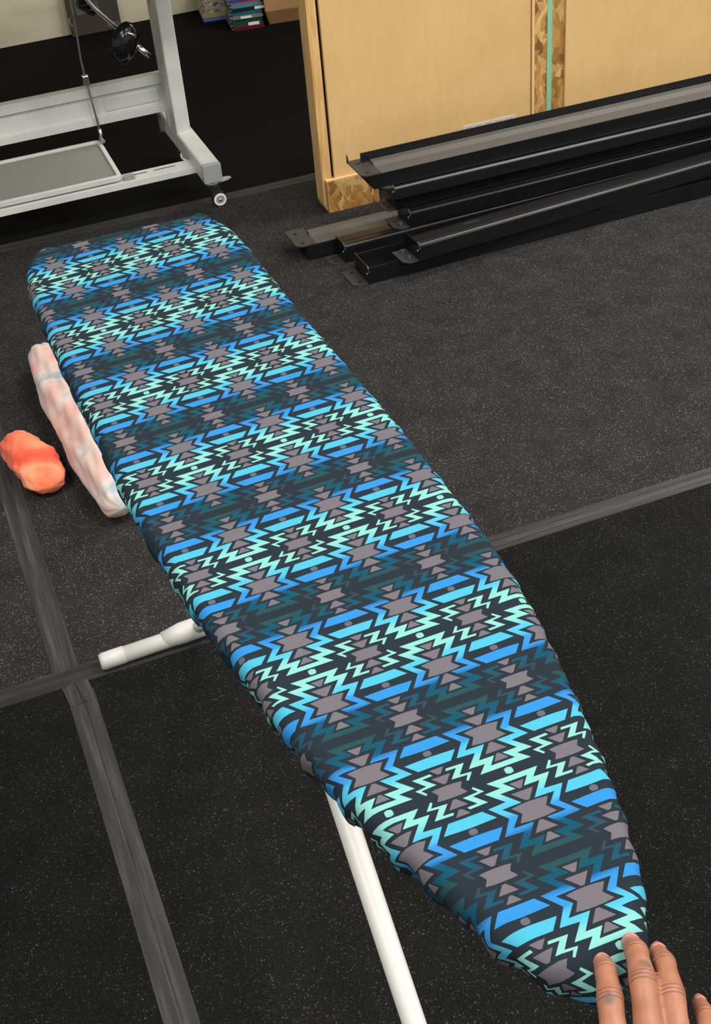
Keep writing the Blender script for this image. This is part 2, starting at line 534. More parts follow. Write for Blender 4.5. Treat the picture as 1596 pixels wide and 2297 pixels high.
def print_col(kd, d):
    st = PRINT[kd]
    if d <= st[0][0] or len(st) == 1: return st[0][1]
    for (a, ca), (b2, cb) in zip(st, st[1:]):
        if d <= b2:
            t = (d - a) / (b2 - a); return tuple(ca[i] + (cb[i] - ca[i]) * t for i in range(4))
    return st[-1][1]


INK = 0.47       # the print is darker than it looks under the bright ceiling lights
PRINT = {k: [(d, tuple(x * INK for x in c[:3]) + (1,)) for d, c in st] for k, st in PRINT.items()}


def xy_of(u, v):
    # u counts repeats across, v counts repeats from the tail; the cloth is pulled a little askew
    vv = max(-1.5, min(8.5, v))
    xc = 0.2560 + 0.01895 * vv - 0.00195 * vv ** 2 + 0.000045 * vv ** 3
    return Vector((xc + u * UX, 1.6845 - VY * v + u * (0.007 - 0.0011 * vv)))


Vq, Fq = quarter_mesh()
vid, verts, faces, cols = {}, [], [], []
cache = {}


def vert(u, v):
    k = (round(u * 4000), round(v * 4000))
    if k in cache: return cache[k]
    p = drape(xy_of(u, v))
    if p is None: cache[k] = -1
    else:
        verts.append(p); cache[k] = len(verts) - 1
    return cache[k]


for iu in range(-6, 8):                # half-repeats across
    for iv in range(-5, 33):           # quarter-repeats along
        c = xy_of(iu * 0.5 + 0.25, iv * 0.25 + 0.125)
        if not inside(c, outer) and nearest(c)[0] > 0.11: continue
        mu = iu % 2; mv = iv % 2
        idx, dv = [], []
        for (a, b2) in Vq:
            u = (iu + 1) * 0.5 - a if mu else iu * 0.5 + a
            v = (iv + 1) * 0.25 - b2 if mv else iv * 0.25 + b2
            idx.append((u, v)); dv.append(abs(v - round(v)))
        vc = iv * 0.25 + 0.125
        half = abs(vc - round(vc)) > 0.25
        for f, kd in Fq:
            ii = [vert(*idx[q]) for q in f]
            if -1 in ii: continue
            if mu != mv: pass
            else: ii = ii[::-1]
            faces.append(ii)
            order = f if mu != mv else f[::-1]
            for q in order:
                d = dv[q]
                if kd == 'bar': d = 0.3 if half else 0.2
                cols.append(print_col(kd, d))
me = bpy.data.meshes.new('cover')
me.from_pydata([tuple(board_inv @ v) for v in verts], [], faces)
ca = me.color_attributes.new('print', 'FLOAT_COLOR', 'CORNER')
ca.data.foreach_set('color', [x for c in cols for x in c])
me.polygons.foreach_set('use_smooth', [True] * len(me.polygons))
me.update()
bm = bmesh.new(); bm.from_mesh(me)
bmesh.ops.recalc_face_normals(bm, faces=bm.faces[:]); bm.to_mesh(me); bm.free()
M_cover, N, L, b = mat('printed_cotton', rough=0.95, spec=0.06)
at = N.new('ShaderNodeAttribute'); at.attribute_name = 'print'
L.new(at.outputs['Color'], b.inputs['Base Color'])
nw = noise(N, L, 900, 1); bump(N, L, b, nw.outputs['Fac'], 0.12, 0.001)
me.materials.append(M_cover)
cover = bpy.data.objects.new('cover', me); C.objects.link(cover); cover.parent = board

# metal top under the cloth
bm = bmesh.new()
core = inset(outer, 0.018)
prism(bm, [(p.x - 0.262, p.y - 1.1) for p in core[::2]], 'z', ZT - 0.028, ZT - 0.006)
obj('board_panel', bm, M_under, board)


def L2(*p): return [(a[0] - 0.262, a[1] - 1.1, a[2]) for a in p]


# X of two flattened tube legs, each on a cross foot
obj('leg', T(L2((0.2505, 1.300, 0.80), (0.2515, 0.440, 0.045), (0.250, 0.402, 0.018)), 0.0134, 18), M_leg, board, smooth=True)
ar = obj('leg', T(L2((0.279, 0.66, 0.81), (0.278, 1.66, 0.142), (0.262, 1.79, 0.055), (0.252, 1.824, 0.02)), 0.0122, 18), M_leg, board, smooth=True)
obj('pivot_bolt', T(L2((0.231, 1.03, 0.563), (0.299, 1.03, 0.563)), 0.006, 12), M_chrome, board, smooth=True)
for y, xa, xb in ((1.824, 0.072, 0.440), (0.402, 0.085, 0.42)):
    ft = obj('foot_bar', T(L2((xa, y - 0.008, 0.0165), (xb, y + 0.004, 0.0165)), 0.0156, 18), M_leg, board, smooth=True)
    for xe, s in ((xa, 1), (xb, -1)):
        e = T(L2((xe - s * 0.006, y - 0.008 if s > 0 else y + 0.004, 0.0167), (xe + s * 0.001, y - 0.008 if s > 0 else y + 0.004, 0.0167), (xe + s * 0.040, y - 0.0065 if s > 0 else y + 0.003, 0.0167)), [0.0145, 0.0165, 0.0165], 18)
        obj('end_cap', e, M_leg, ft, smooth=True)
    # pressed sleeve where the leg meets the foot bar
    obj('sleeve', T(L2((0.186, y - 0.003, 0.0175), (0.222, y - 0.003, 0.021), (0.290, y + 0.001, 0.022), (0.31, y + 0.002, 0.0175)), [0.0158, 0.0205, 0.0205, 0.0158], 18), M_leg, ft, smooth=True)

# ---------------------------------------------------------------- hand on the nose of the board
M_skin, N, L, b = mat('skin', rough=0.5, spec=0.4)
n = noise(N, L, 70, 3)
r = ramp(N, L, n.outputs['Fac'], [(0.3, lin(140, 90, 66)), (0.7, lin(158, 106, 80))])
b.inputs['Subsurface Weight'].default_value = 0.08
b.inputs['Subsurface Radius'].default_value = (0.006, 0.003, 0.002)
cur = r.outputs[0]
tco = N.new('ShaderNodeTexCoord')


def spot(ctr, r0, r1, col, fac=1.0):
    global cur
    sb = N.new('ShaderNodeVectorMath'); sb.operation = 'DISTANCE'; sb.inputs[1].default_value = ctr
    L.new(tco.outputs['Object'], sb.inputs[0])
    mr = N.new('ShaderNodeMapRange'); mr.inputs[1].default_value = r0; mr.inputs[2].default_value = r1
    mr.inputs[3].default_value = fac; mr.inputs[4].default_value = 0
    L.new(sb.outputs['Value'], mr.inputs[0])
    m2 = N.new('ShaderNodeMix'); m2.data_type = 'RGBA'; m2.inputs['B'].default_value = col
    L.new(mr.outputs[0], m2.inputs['Factor']); L.new(cur, m2.inputs['A']); cur = m2.outputs['Result']


HX, HY, HZ = 0.2535, 0.362, 0.868
hand = empty('hand', (HX, HY, HZ), 0, 'back of a hand with tattooed fingers reaching onto the nose end of the ironing board', 'hand')
dv = Vector((0.43, 0.90, 0)).normalized()
sd = Vector((dv.y, -dv.x, 0))           # towards the little finger


def HP(f, s, z): return dv * f + sd * s + Vector((0, 0, z))


# finger chains in hand space (f forwards, s sideways, z up), from knuckle to tip
TIPZ = ZT + 0.0068 - HZ
fing = {'index': [(0.000, -0.004, 0.012), (0.042, -0.005, 0.013), (0.069, -0.005, 0.001), (0.0905, -0.005, TIPZ - 0.0005)],
        'middle': [(0.006, 0.0175, 0.014), (0.053, 0.0165, 0.017), (0.083, 0.016, 0.003), (0.1065, 0.0155, TIPZ - 0.0005)],
        'ring': [(-0.001, 0.035, 0.011), (0.046, 0.0345, 0.013), (0.077, 0.034, 0.0), (0.100, 0.0335, TIPZ - 0.0005)],
        'little': [(-0.012, 0.052, 0.006), (0.021, 0.055, 0.007), (0.042, 0.056, -0.003), (0.062, 0.0565, TIPZ - 0.001)]}
bm = bmesh.new()


def cap_tube(pts, rads, n=20):
    P, R = [], []
    pts = [Vector(p) for p in pts]
    d0 = (pts[0] - pts[1]).normalized(); d1 = (pts[-1] - pts[-2]).normalized()
    for k in (0.95, 0.7, 0.35): P.append(pts[0] + d0 * rads[0] * k); R.append(rads[0] * math.sqrt(1 - k * k))
    P += pts; R += rads
    for k in (0.35, 0.7, 0.93): P.append(pts[-1] + d1 * rads[-1] * k); R.append(rads[-1] * math.sqrt(1 - k * k))
    tube(bm, P, R, n)


for k, ch in fing.items():
    sc = {'index': 1.0, 'middle': 1.04, 'ring': 0.97, 'little': 0.84}[k]
    pts = [HP(*p) for p in ch]
    ext = []; rr_ = []
    base = [0.0098, 0.0086, 0.0077, 0.0066]
    for i in range(3):
        ext += [pts[i], pts[i].lerp(pts[i + 1], 0.25), pts[i].lerp(pts[i + 1], 0.7)]
        rr_ += [base[i] * sc * (1.06 if i else 1.0), base[i] * sc * 0.98, base[i + 1] * sc * 0.98]
    ext.append(pts[3]); rr_.append(base[3] * sc)
    cap_tube(ext, rr_)
    kn = pts[0]
    cap_tube([HP(-0.085, 0.022 + (ch[0][1] - 0.022) * 0.45, 0.006), HP(-0.045, 0.022 + (ch[0][1] - 0.022) * 0.75, 0.009), kn], [0.0165, 0.0135, 0.0112])
# thumb leaves the side of the palm and stays clear of the board
cap_tube([HP(-0.072, 0.004, 0.0), HP(-0.040, -0.024, -0.004), HP(-0.004, -0.040, -0.006), HP(0.026, -0.044, -0.009)], [0.0165, 0.0125, 0.0105, 0.0088])
cap_tube([HP(-0.085, 0.022, 0.004), HP(-0.14, 0.022, 0.012), HP(-0.24, 0.02, 0.05), HP(-0.36, 0.015, 0.11)], [0.026, 0.0255, 0.036, 0.043], 40)
bmesh.ops.recalc_face_normals(bm, faces=bm.faces[:])
spot(HP(0.0905, -0.005, TIPZ + 0.004), 0.006, 0.017, lin(182, 110, 104), 0.9)
spot(HP(0.107, 0.0155, TIPZ + 0.004), 0.006, 0.018, lin(188, 128, 114), 0.9)
spot(HP(0.037, -0.0065, 0.0235), 0.0035, 0.0065, lin(92, 80, 70), 0.85)
spot(HP(0.062, 0.0185, 0.022), 0.003, 0.006, lin(104, 84, 68), 0.8)


def crease(ctr, ax, half, rad, col, fac):
    global cur
    sb = N.new('ShaderNodeVectorMath'); sb.operation = 'SUBTRACT'; sb.inputs[1].default_value = ctr
    L.new(tco.outputs['Object'], sb.inputs[0])
    dt = N.new('ShaderNodeVectorMath'); dt.operation = 'DOT_PRODUCT'; dt.inputs[1].default_value = ax
    L.new(sb.outputs[0], dt.inputs[0])
    ab = N.new('ShaderNodeMath'); ab.operation = 'ABSOLUTE'; L.new(dt.outputs['Value'], ab.inputs[0])
    m1 = N.new('ShaderNodeMapRange'); m1.inputs[1].default_value = half * 0.3; m1.inputs[2].default_value = half
    m1.inputs[3].default_value = fac; m1.inputs[4].default_value = 0; L.new(ab.outputs[0], m1.inputs[0])
    ln2 = N.new('ShaderNodeVectorMath'); ln2.operation = 'LENGTH'; L.new(sb.outputs[0], ln2.inputs[0])
    m3 = N.new('ShaderNodeMapRange'); m3.inputs[1].default_value = rad * 0.7; m3.inputs[2].default_value = rad
    m3.inputs[3].default_value = 1; m3.inputs[4].default_value = 0; L.new(ln2.outputs['Value'], m3.inputs[0])
    mu = N.new('ShaderNodeMath'); mu.operation = 'MULTIPLY'; L.new(m1.outputs[0], mu.inputs[0]); L.new(m3.outputs[0], mu.inputs[1])
    m2 = N.new('ShaderNodeMix'); m2.data_type = 'RGBA'; m2.inputs['B'].default_value = col
    L.new(mu.outputs[0], m2.inputs['Factor']); L.new(cur, m2.inputs['A']); cur = m2.outputs['Result']


for k in ('index', 'middle', 'ring', 'little'):
    for j, offs in ((2, (-0.0022, 0.0012)), (1, (-0.004, -0.0012, 0.0018))):
        p0 = HP(*fing[k][j]); ax = (HP(*fing[k][j + 1]) - HP(*fing[k][j - 1])).normalized()
        for of in offs:
            crease(p0 + ax * of + Vector((0, 0, 0.003)), ax, 0.0008, 0.0105, lin(96, 56, 40), 0.75)
L.new(cur, b.inputs['Base Color'])
# skin creases over the joints
nw = N.new('ShaderNodeTexNoise'); nw.inputs['Scale'].default_value = 260
L.new(tco.outputs['Object'], nw.inputs['Vector']); bump(N, L, b, nw.outputs['Fac'], 0.25, 0.0008)
ho = obj('skin', bm, M_skin, hand, smooth=True)
md = ho.modifiers.new('remesh', 'REMESH'); md.mode = 'VOXEL'; md.voxel_size = 0.0014; md.use_smooth_shade = True
md = ho.modifiers.new('smooth', 'SMOOTH'); md.factor = 0.5; md.iterations = 7
M_nail, *_ = mat('fingernail', lin(184, 118, 110), 0.3)
M_crease, *_ = mat('skin_crease', lin(150, 92, 72), 0.6)
for k, wd in (('index', 0.0052), ('middle', 0.0055), ('ring', 0.005), ('little', 0.0042)):
    a, c2 = HP(*fing[k][2]), HP(*fing[k][3])
    d = (c2 - a).normalized(); s2 = d.cross(Vector((0, 0, 1))).normalized(); up = s2.cross(d)
    rr0 = 0.0066 * {'index': 1.0, 'middle': 1.04, 'ring': 0.97, 'little': 0.84}[k]
    bm = bmesh.new(); rows = []
    for i in range(7):
        t = i / 6; x = -0.0065 + 0.0125 * t
        hw = wd * (0.72 + 0.28 * math.sin(math.pi * min(1, t * 1.1 + 0.1)))
        rows.append([bm.verts.new(c2 + d * x + s2 * (hw * j / 3) + up * (rr0 * (1.02 - 0.42 * (j / 3) ** 2) - (0.0012 * t * t))) for j in range(-3, 4)])
    for r0, r1 in zip(rows, rows[1:]):
        for j in range(6): bm.faces.new((r0[j], r0[j + 1], r1[j + 1], r1[j]))
    bmesh.ops.recalc_face_normals(bm, faces=bm.faces[:])
    o = obj('fingernail', bm, M_nail, hand, smooth=True)
    so = o.modifiers.new('solid', 'SOLIDIFY'); so.thickness = 0.0008; so.offset = 0

# ---------------------------------------------------------------- flat crate
crate = empty('flat_crate', (1.7, 3.46, 0), 0, 'tall flat crate of tan cardboard panels and pine, strapped in teal, behind the black beams', 'crate')


def CL(bm):
    bmesh.ops.translate(bm, verts=bm.verts[:], vec=(-1.7, -3.46, 0)); return bm


def shift_mat(src, off):
    return src


CT = 1.25
bm = bmesh.new(); prism(bm, [(1.099, 0.022), (1.106, 0.0), (1.129, 0.0), (1.129, CT), (1.099, CT)], 'y', 3.434, 3.50)
obj('edge_post', CL(bm), M_wood, crate, bevel=0.003)
obj('edge_post', CL(B(2.55, 2.58, 3.434, 3.50, 0, CT)), M_wood, crate, bevel=0.003)
obj('gap_shade_strip', CL(B(1.129, 1.14, 3.452, 3.48, 0.098, CT)), M_shadowgap, crate)  # dark strip in the gap beside the post, its shade put into the colour
obj('cardboard_panel', CL(B(1.136, 1.773, 3.430, 3.442, 0.098, CT - 0.01)), M_card, crate, bevel=0.0015)
obj('cardboard_panel', CL(B(1.886, 2.548, 3.428, 3.440, 0.098, CT - 0.01)), M_card, crate, bevel=0.0015)
obj('panel_edge', CL(B(1.7755, 1.784, 3.427, 3.445, 0.098, CT)), M_wood_pale, crate)
obj('cleat', CL(B(1.7845, 1.885, 3.436, 3.446, 0.02, CT)), M_osb, crate, label='strand board cleat between the cardboard panels')
obj('back_panel', CL(B(1.13, 2.55, 3.482, 3.494, 0.05, CT)), M_card, crate)
obj('bottom_rail', CL(B(1.131, 2.548, 3.447, 3.48, 0.06, 0.098)), M_wood_pale, crate)
bm = B(1.106, 1.266, 3.4185, 3.433, 0.0, 0.0965)
obj('skid_block', CL(bm), M_osb, crate, bevel=0.0015)
obj('skid_edge', CL(B(1.106, 1.266, 3.419, 3.434, 0.0965, 0.1)), M_wood_pale, crate)
obj('skid_block', CL(B(2.38, 2.54, 3.4185, 3.433, 0, 0.0965)), M_osb, crate, bevel=0.0015)
obj('foot_block', CL(B(1.131, 1.266, 3.434, 3.48, 0.0, 0.06)), M_wood_pale, crate)
bm = bmesh.new(); box(bm, 1.829, 1.8445, 3.4345, 3.4358, 0.0, CT + 0.001); box(bm, 1.829, 1.8445, 3.4345, 3.502, CT + 0.0005, CT + 0.002)
obj('strap', CL(bm), M_strap, crate, label='teal plastic strap')
pouch = obj('document_pouch', CL(B(1.549, 1.721, 3.4285, 3.4300, 0.045, 0.167)), M_pouch, crate, label='clear plastic document pouch with a white sheet')
obj('sheet', CL(B(1.568, 1.703, 3.4272, 3.4285, 0.052, 0.146)), M_paper, pouch)
for i in range(5):
    x = 1.557 + i * 0.033
    bm = PR([(x, 0.163), (x + 0.024, 0.163), (x + 0.018, 0.155), (x + 0.006, 0.155)], 'y', 3.4277, 3.4286)
    obj('printed_mark', CL(bm), M_print, pouch)

# ---------------------------------------------------------------- black rack beams
GB = 'black steel rack beams stacked in front of the crate'


def plate_poly(w, h, r=0.010):
    return [(0, 0), (w, 0), (w, h - 0.002)] + [(w - 0.002, h)] + [(r * (1 - math.sin(t)), h - r * (1 - math.cos(t))) for t in (0, 0.5, 1.0, math.pi / 2)]


def beam(kind, x, y, z, yaw, w, h, label, Ln=2.45, flange='bottom', slots=(), bolts=False, fw=None, fl_len=0.042, roll=0.0, rear=0.03, pitch=0.0, pw=None, top_slots=(), glint=False):
    t = empty('rack_beam', (x, y, z), 0, label, 'beam', GB, rot=(roll, pitch, yaw))
    tk = 0.0025
    rc = 0.009
    if kind == 'box':
        prof = [(0.0, 0.0), (w, 0.0), (w, h)] + [(rc * (1 - math.sin(a)), h - rc * (1 - math.cos(a))) for a in [i * math.pi / 10 for i in range(6)]]
        bm = PR(prof, 'x', 0.003, Ln)
        ch = obj('channel', bm, M_beam, t, smooth=True)
        es = ch.modifiers.new('split', 'EDGE_SPLIT'); es.split_angle = math.radians(35)
        obj('crease', B(0.003, Ln, w * 0.42, w * 0.42 + 0.0018, h - 0.0004, h + 0.0009), M_beam, t)
    elif kind == 'up':
        prof = [(0, 0), (w, 0), (w, h), (w - tk, h), (w - tk, tk), (tk, tk), (tk, h), (0, h)]
        obj('channel', PR(prof, 'x', 0.003, Ln), M_beam, t)
    elif kind == 'web':
        # stepped section, web up: front wall, ledge, slanted step, upper ledge, rear wall
        prof = [(0, 0), (tk, 0), (tk, h - tk), (w, h - tk), (w, h), (0, h)]
        obj('channel', PR(prof, 'x', 0.003, Ln), M_beam, t)
        a, b2 = 0.55 * w, 0.74 * w
        prof = [(0.0015, h), (w - 0.002, h), (w - 0.002, h + 0.0085), (b2, h + 0.008), (a, h + 0.0012), (0.0015, h + 0.0012)]
        obj('web', PR(prof, 'x', 0.028, Ln), M_beam_web, t, label='grey upward-facing web of the beam')
        obj('rear_wall', B(0.003, Ln, w, w + tk, 0, h + rear), M_beam, t)
    # end plate and the tab bent away from it
    if kind == 'web':
        pl = obj('end_plate', B(0.0, 0.003, 0.0, w + 0.02, 0.004, h), M_beam, t)
        hw = (fw or w + 0.03)
        poly = [(-0.028, 0.012), (-0.016, 0.0), (0.028, 0.0), (0.028, hw), (-0.028, hw)]
        tab = obj('connector_tab', PR(poly, 'z', h, h + 0.003), M_tab, t, label='flat grey tab at the beam end')
        for yy in (0.018, hw - 0.03):
            o = obj('bolt_hole', T([(-0.006, yy, h + 0.0028), (-0.006, yy, h + 0.0034)], 0.006, 12), M_slot, tab)
        if rear > 0.01:
            obj('corner_fin', PR([(w + 0.014, h), (w + 0.03, h), (w + 0.03, h + 0.022), (w + 0.022, h + 0.018)], 'x', -0.028, -0.0255), M_tab, t)
    else:
        pw = pw or w
        bm = bmesh.new(); prism(bm, [(p[0] - 0.002, p[1]) for p in plate_poly(pw + 0.004, h + 0.004)], 'x', -0.0005, 0.003)
        pl = obj('end_plate', bm, M_beam, t)
        obj('plate_rim', PR([(-0.0021, h - 0.012), (-0.0029, h - 0.010), (0.004, h + 0.0046), (0.010, h + 0.0046), (0.0098, h + 0.004), (0.005, h + 0.003)], 'x', 0.0, 0.0032), M_beam_web, pl)
        hw = pw
        zf = 0.0 if flange == 'bottom' else h
        poly = [(-fl_len, 0.016), (-fl_len + 0.014, 0.0), (0, 0.0), (0, hw), (-fl_len, hw)]
        tab = obj('connector_tab', PR(poly, 'z', zf, zf + 0.003), M_tab, t)
        for yy in (0.02, hw - 0.02):
            if bolts:
                obj('bolt', T([(-fl_len * 0.45, yy, zf + 0.003), (-fl_len * 0.45, yy, zf + 0.012)], 0.0055, 10), M_beam_web, tab, smooth=False)
            else:
                obj('bolt_hole', T([(-fl_len * 0.45, yy, zf + 0.0028), (-fl_len * 0.45, yy, zf + 0.0034)], 0.0055, 12), M_slot, tab)
        obj('rivet', T([(-0.0015, 0.006, h * 0.62), (0.0005, 0.006, h * 0.62)], 0.0022, 8), M_paper, pl, smooth=False)
    if glint:  # added pale strip imitates light catching the front bend
        obj('edge_glint', B(0.004, Ln, -0.0005, 0.0030, h - 0.0042, h - 0.0018), M_glint, t, label='painted highlight strip along the bend')
    for sx, sy in top_slots:
        obj('slot', PR(rrect(sx, sx + 0.052, sy, sy + 0.012, 0.0058, 4), 'z', h - 0.0004, h + 0.0007), M_slot, t)
    for sx in slots:
        pts = rrect(sx, sx + 0.052, h * 0.45, h * 0.45 + 0.011, 0.0054, 4)
        obj('slot', PR(pts, 'y', -0.0006, 0.0004), M_slot, t)
    return t


beam('web', 0.949, 3.163, 0.0, 0.004, 0.082, 0.044, 'black beam lying farthest left on the carpet, grey web up, with a two-hole tab', rear=0.0, fw=0.112)
beam('box', 1.034, 3.098, 0.0, 0.020, 0.060, 0.052, 'slotted black beam on the carpet, second from the left', top_slots=((0.165, 0.024), (0.93, 0.024)))
beam('up', 1.046, 2.951, 0.0, 0.008, 0.098, 0.046, 'black trough beam lying open side up on the carpet, nearest the camera', flange='bottom')
beam('box', 1.181, 2.918, 0.0485, 0.066, 0.060, 0.046, 'black beam lying askew across the open trough beam, two bolts in its tab', bolts=True, pw=0.082, top_slots=((0.155, 0.036),))
beam('box', 1.234, 3.106, 0.0535, 0.006, 0.082, 0.046, 'black beam with a rounded shiny edge, lying on the floor beams under the slotted one', bolts=True)
beam('box', 1.206, 3.134, 0.1010, 0.000, 0.072, 0.048, 'slotted black beam halfway up the stack, its end plate facing left', slots=(0.13,), fl_len=0.03, glint=True)
beam('box', 1.188, 3.094, 0.1505, -0.004, 0.085, 0.035, 'black beam just under the grey-topped uppermost beam', flange='top', fl_len=0.03, glint=True)
beam('web', 1.134, 3.108, 0.1875, -0.004, 0.088, 0.040, 'uppermost black beam of the stack, its grey stepped web facing up', rear=0.030, fw=0.118)

# ---------------------------------------------------------------- sewing machine stand
stand = empty('sewing_machine_stand', (0.4, 3.9, 0), 0, 'white steel sewing machine stand on casters with a grey treadle pedal', 'machine stand')


def SL(bm):
    bmesh.ops.translate(bm, verts=bm.verts[:], vec=(-0.4, -3.9, 0)); return bm


def st(name, bm, m, **k): return obj(name, SL(bm), m, k.pop('parent', stand), **k)


for fx in (0.787, -0.143):
    st('foot_rail', PR(rrect(fx, fx + 0.057, 0.094, 0.154, 0.008, 3), 'y', 3.612, 4.10), M_steel_white, bevel=0.001)
    st('end_cap', PR(rrect(fx - 0.0005, fx + 0.0575, 0.0935, 0.1545, 0.008, 3), 'y', 3.596, 3.612), M_cap, bevel=0.004)
    st('end_cap', PR(rrect(fx - 0.006, fx + 0.05, 0.085, 0.158, 0.006, 3), 'y', 4.10, 4.116), M_cap, bevel=0.003)
    cx0 = fx + 0.001
    st('column', PR(rrect(cx0, cx0 + 0.046, 3.885, 3.965, 0.004, 2), 'z', 0.150, 0.72), M_steel_white)
    st('column_bracket', B(cx0 - 0.004, cx0 + 0.05, 3.965, 3.985, 0.15, 0.60), M_steel_white)
    for cy in (3.655, 4.05):
        c = empty('caster', (fx + 0.045 - 0.4, cy - 3.9, 0)); c.parent = stand
        obj('top_plate', T([(-0.012, -0.012, 0.094), (-0.012, -0.014, 0.089)], 0.024, 20), M_chrome, c)
        obj('swivel_ring', T([(-0.012, -0.012, 0.088), (-0.012, -0.012, 0.080), (-0.012, -0.012, 0.074)], [0.023, 0.028, 0.022], 20), M_chrome, c, smooth=True)
        for yy in (-0.017, 0.013):
            obj('fork_cheek', PR([(-0.028, 0.078), (0.006, 0.078), (0.013, 0.030), (0.008, 0.018), (-0.004, 0.018)], 'y', yy, yy + 0.002), M_fork, c)
        obj('wheel', T([(0.004, -0.012, 0.022), (0.004, -0.0105, 0.022), (0.004, 0.0085, 0.022), (0.004, 0.010, 0.022)], [0.019, 0.022, 0.022, 0.019], 28), M_rubber, c, smooth=False)
        ri = bmesh.new(); ra, rb = [], []
        for k in range(28):
            a = 2 * math.pi * k / 28; sn, cs = math.sin(a), math.cos(a)
            ra.append([ri.verts.new((0.004 + r_ * cs, y_, 0.022 + r_ * sn)) for r_, y_ in ((0.0195, -0.0180), (0.0185, -0.0196), (0.0135, -0.0196), (0.0135, -0.0180))])
        for k in range(28):
            p_, q_ = ra[k], ra[(k + 1) % 28]
            for j in range(4): ri.faces.new((p_[j], q_[j], q_[(j + 1) % 4], p_[(j + 1) % 4]))
        bmesh.ops.recalc_face_normals(ri, faces=ri.faces[:]); obj('wheel_rim', ri, M_paper, c, smooth=False)
        obj('wheel_face', T([(0.004, -0.0178, 0.022), (0.004, -0.0172, 0.022)], 0.0185, 28), M_cap, c)
        obj('hub', T([(0.004, -0.022, 0.022), (0.004, -0.0178, 0.022)], [0.004, 0.006], 14), M_chrome, c, smooth=True)
        bm = PR([(0.006, -0.018), (0.040, -0.012), (0.052, -0.004), (0.050, 0.010), (0.036, 0.014), (0.006, 0.010)], 'z', 0.072, 0.078)
        obj('brake_pedal', bm, M_chrome, c, bevel=0.0015)

# cross beam: a shallow channel between the columns
st('cross_beam', PR([(3.972, 0.198), (3.972, 0.222), (3.984, 0.224), (3.984, 0.282), (3.972, 0.286), (3.972, 0.314), (4.010, 0.314), (4.010, 0.198)], 'x', -0.142, 0.789), M_steel_white, bevel=0.001)
st('pressed_panel', B(0.60, 0.772, 3.980, 3.9845, 0.232, 0.272), M_steel_white, bevel=0.002)
lb = st('treadle_bar', PR([(3.690, 0.098), (3.690, 0.118), (3.752, 0.119), (3.752, 0.098)], 'x', -0.09, 0.788), M_steel_white, bevel=0.001)
for xs, xe in ((0.600, 0.648), (0.668, 0.735)):
    obj('slot', SL(B(xs, xe, 3.728, 3.7315, 0.1184, 0.1194)), M_slot, lb)
st('pivot_bracket', B(0.572, 0.602, 3.695, 3.715, 0.118, 0.132), M_cap)
st('pivot_screw', T([(0.602, 3.705, 0.126), (0.609, 3.705, 0.126)], 0.005, 10), M_chrome)
# pedal
pe = empty('pedal', (0.38 - 0.4, 3.845 - 3.9, 0.133), rot=(math.radians(1.5), 0, 0)); pe.parent = stand
obj('pedal_plate', PR(rrect(-0.185, 0.178, -0.140, 0.140, 0.012), 'z', -0.003, 0.003), M_pedal, pe)
bm = bmesh.new()
oo = rrect(-0.193, 0.187, -0.150, 0.149, 0.018, 4); ii_ = rrect(-0.181, 0.174, -0.138, 0.137, 0.010, 4)
for z in (-0.006, 0.010):
    pass
vo_ = [[bm.verts.new((p[0], p[1], z)) for p in oo] for z in (-0.006, 0.010)]
vi_ = [[bm.verts.new((p[0], p[1], z)) for p in ii_] for z in (-0.006, 0.010)]
n_ = len(oo)
for i in range(n_):
    j = (i + 1) % n_
    bm.faces.new((vo_[0][i], vo_[0][j], vo_[1][j], vo_[1][i])); bm.faces.new((vi_[0][j], vi_[0][i], vi_[1][i], vi_[1][j]))
    bm.faces.new((vo_[1][i], vo_[1][j], vi_[1][j], vi_[1][i])); bm.faces.new((vo_[0][j], vo_[0][i], vi_[0][i], vi_[0][j]))
bmesh.ops.recalc_face_normals(bm, faces=bm.faces[:]); obj('pedal_rim', bm, M_steel_white, pe, bevel=0.002)
# pitman rod from the pedal up to the table
rod = st('pitman_rod', T([(0.5685, 3.957, 0.160), (0.5555, 3.957, 0.343), (0.5535, 3.957, 0.41), (0.5585, 3.957, 0.522), (0.560, 3.957, 0.728)], 0.0032, 10), M_rod, smooth=True)
obj('rod_joint', SL(B(0.546, 0.565, 3.949, 3.965, 0.330, 0.360)), M_chrome, rod, bevel=0.002)
obj('rod_end', SL(T([(0.5665, 3.957, 0.192), (0.569, 3.957, 0.154)], 0.0055, 10)), M_chrome, rod, smooth=True)
obj('rod_nut', SL(T([(0.569, 3.946, 0.156), (0.569, 3.985, 0.152)], 0.007, 6)), M_chrome, rod)
obj('rod_hook', SL(T([(0.558, 3.957, 0.504), (0.545, 3.955, 0.509), (0.542, 3.955, 0.527), (0.558, 3.957, 0.534)], 0.004, 8)), M_rod, rod, smooth=True)
# knee lifter
kl = st('knee_lifter_rod', T([(0.575, 3.80, 0.724), (0.578, 3.80, 0.62), (0.600, 3.80, 0.585), (0.723, 3.80, 0.435)], 0.0058, 12), M_chrome, smooth=True)
obj('rod_tip', SL(T([(0.702, 3.80, 0.4605), (0.728, 3.80, 0.429)], 0.0085, 12)), M_chrome, kl, smooth=True)
bm = bmesh.new(); bmesh.ops.create_uvsphere(bm, u_segments=28, v_segments=18, radius=1)
for v in bm.verts:
    x, y, z = v.co
    y2 = y * 0.30 + 0.22 * (x * x + z * z) * (1 if y < 0 else 0.4)
    v.co = Vector((x * 0.040, y2 * 0.055, z * 0.060))
bmesh.ops.rotate(bm, verts=bm.verts[:], cent=(0, 0, 0), matrix=Matrix.Rotation(math.radians(22), 3, 'Y'))
bmesh.ops.translate(bm, verts=bm.verts[:], vec=(0.663, 3.782, 0.482))
pad = obj('knee_pad', SL(bm), M_black_gloss, kl, smooth=True, label='glossy black oval knee pad')
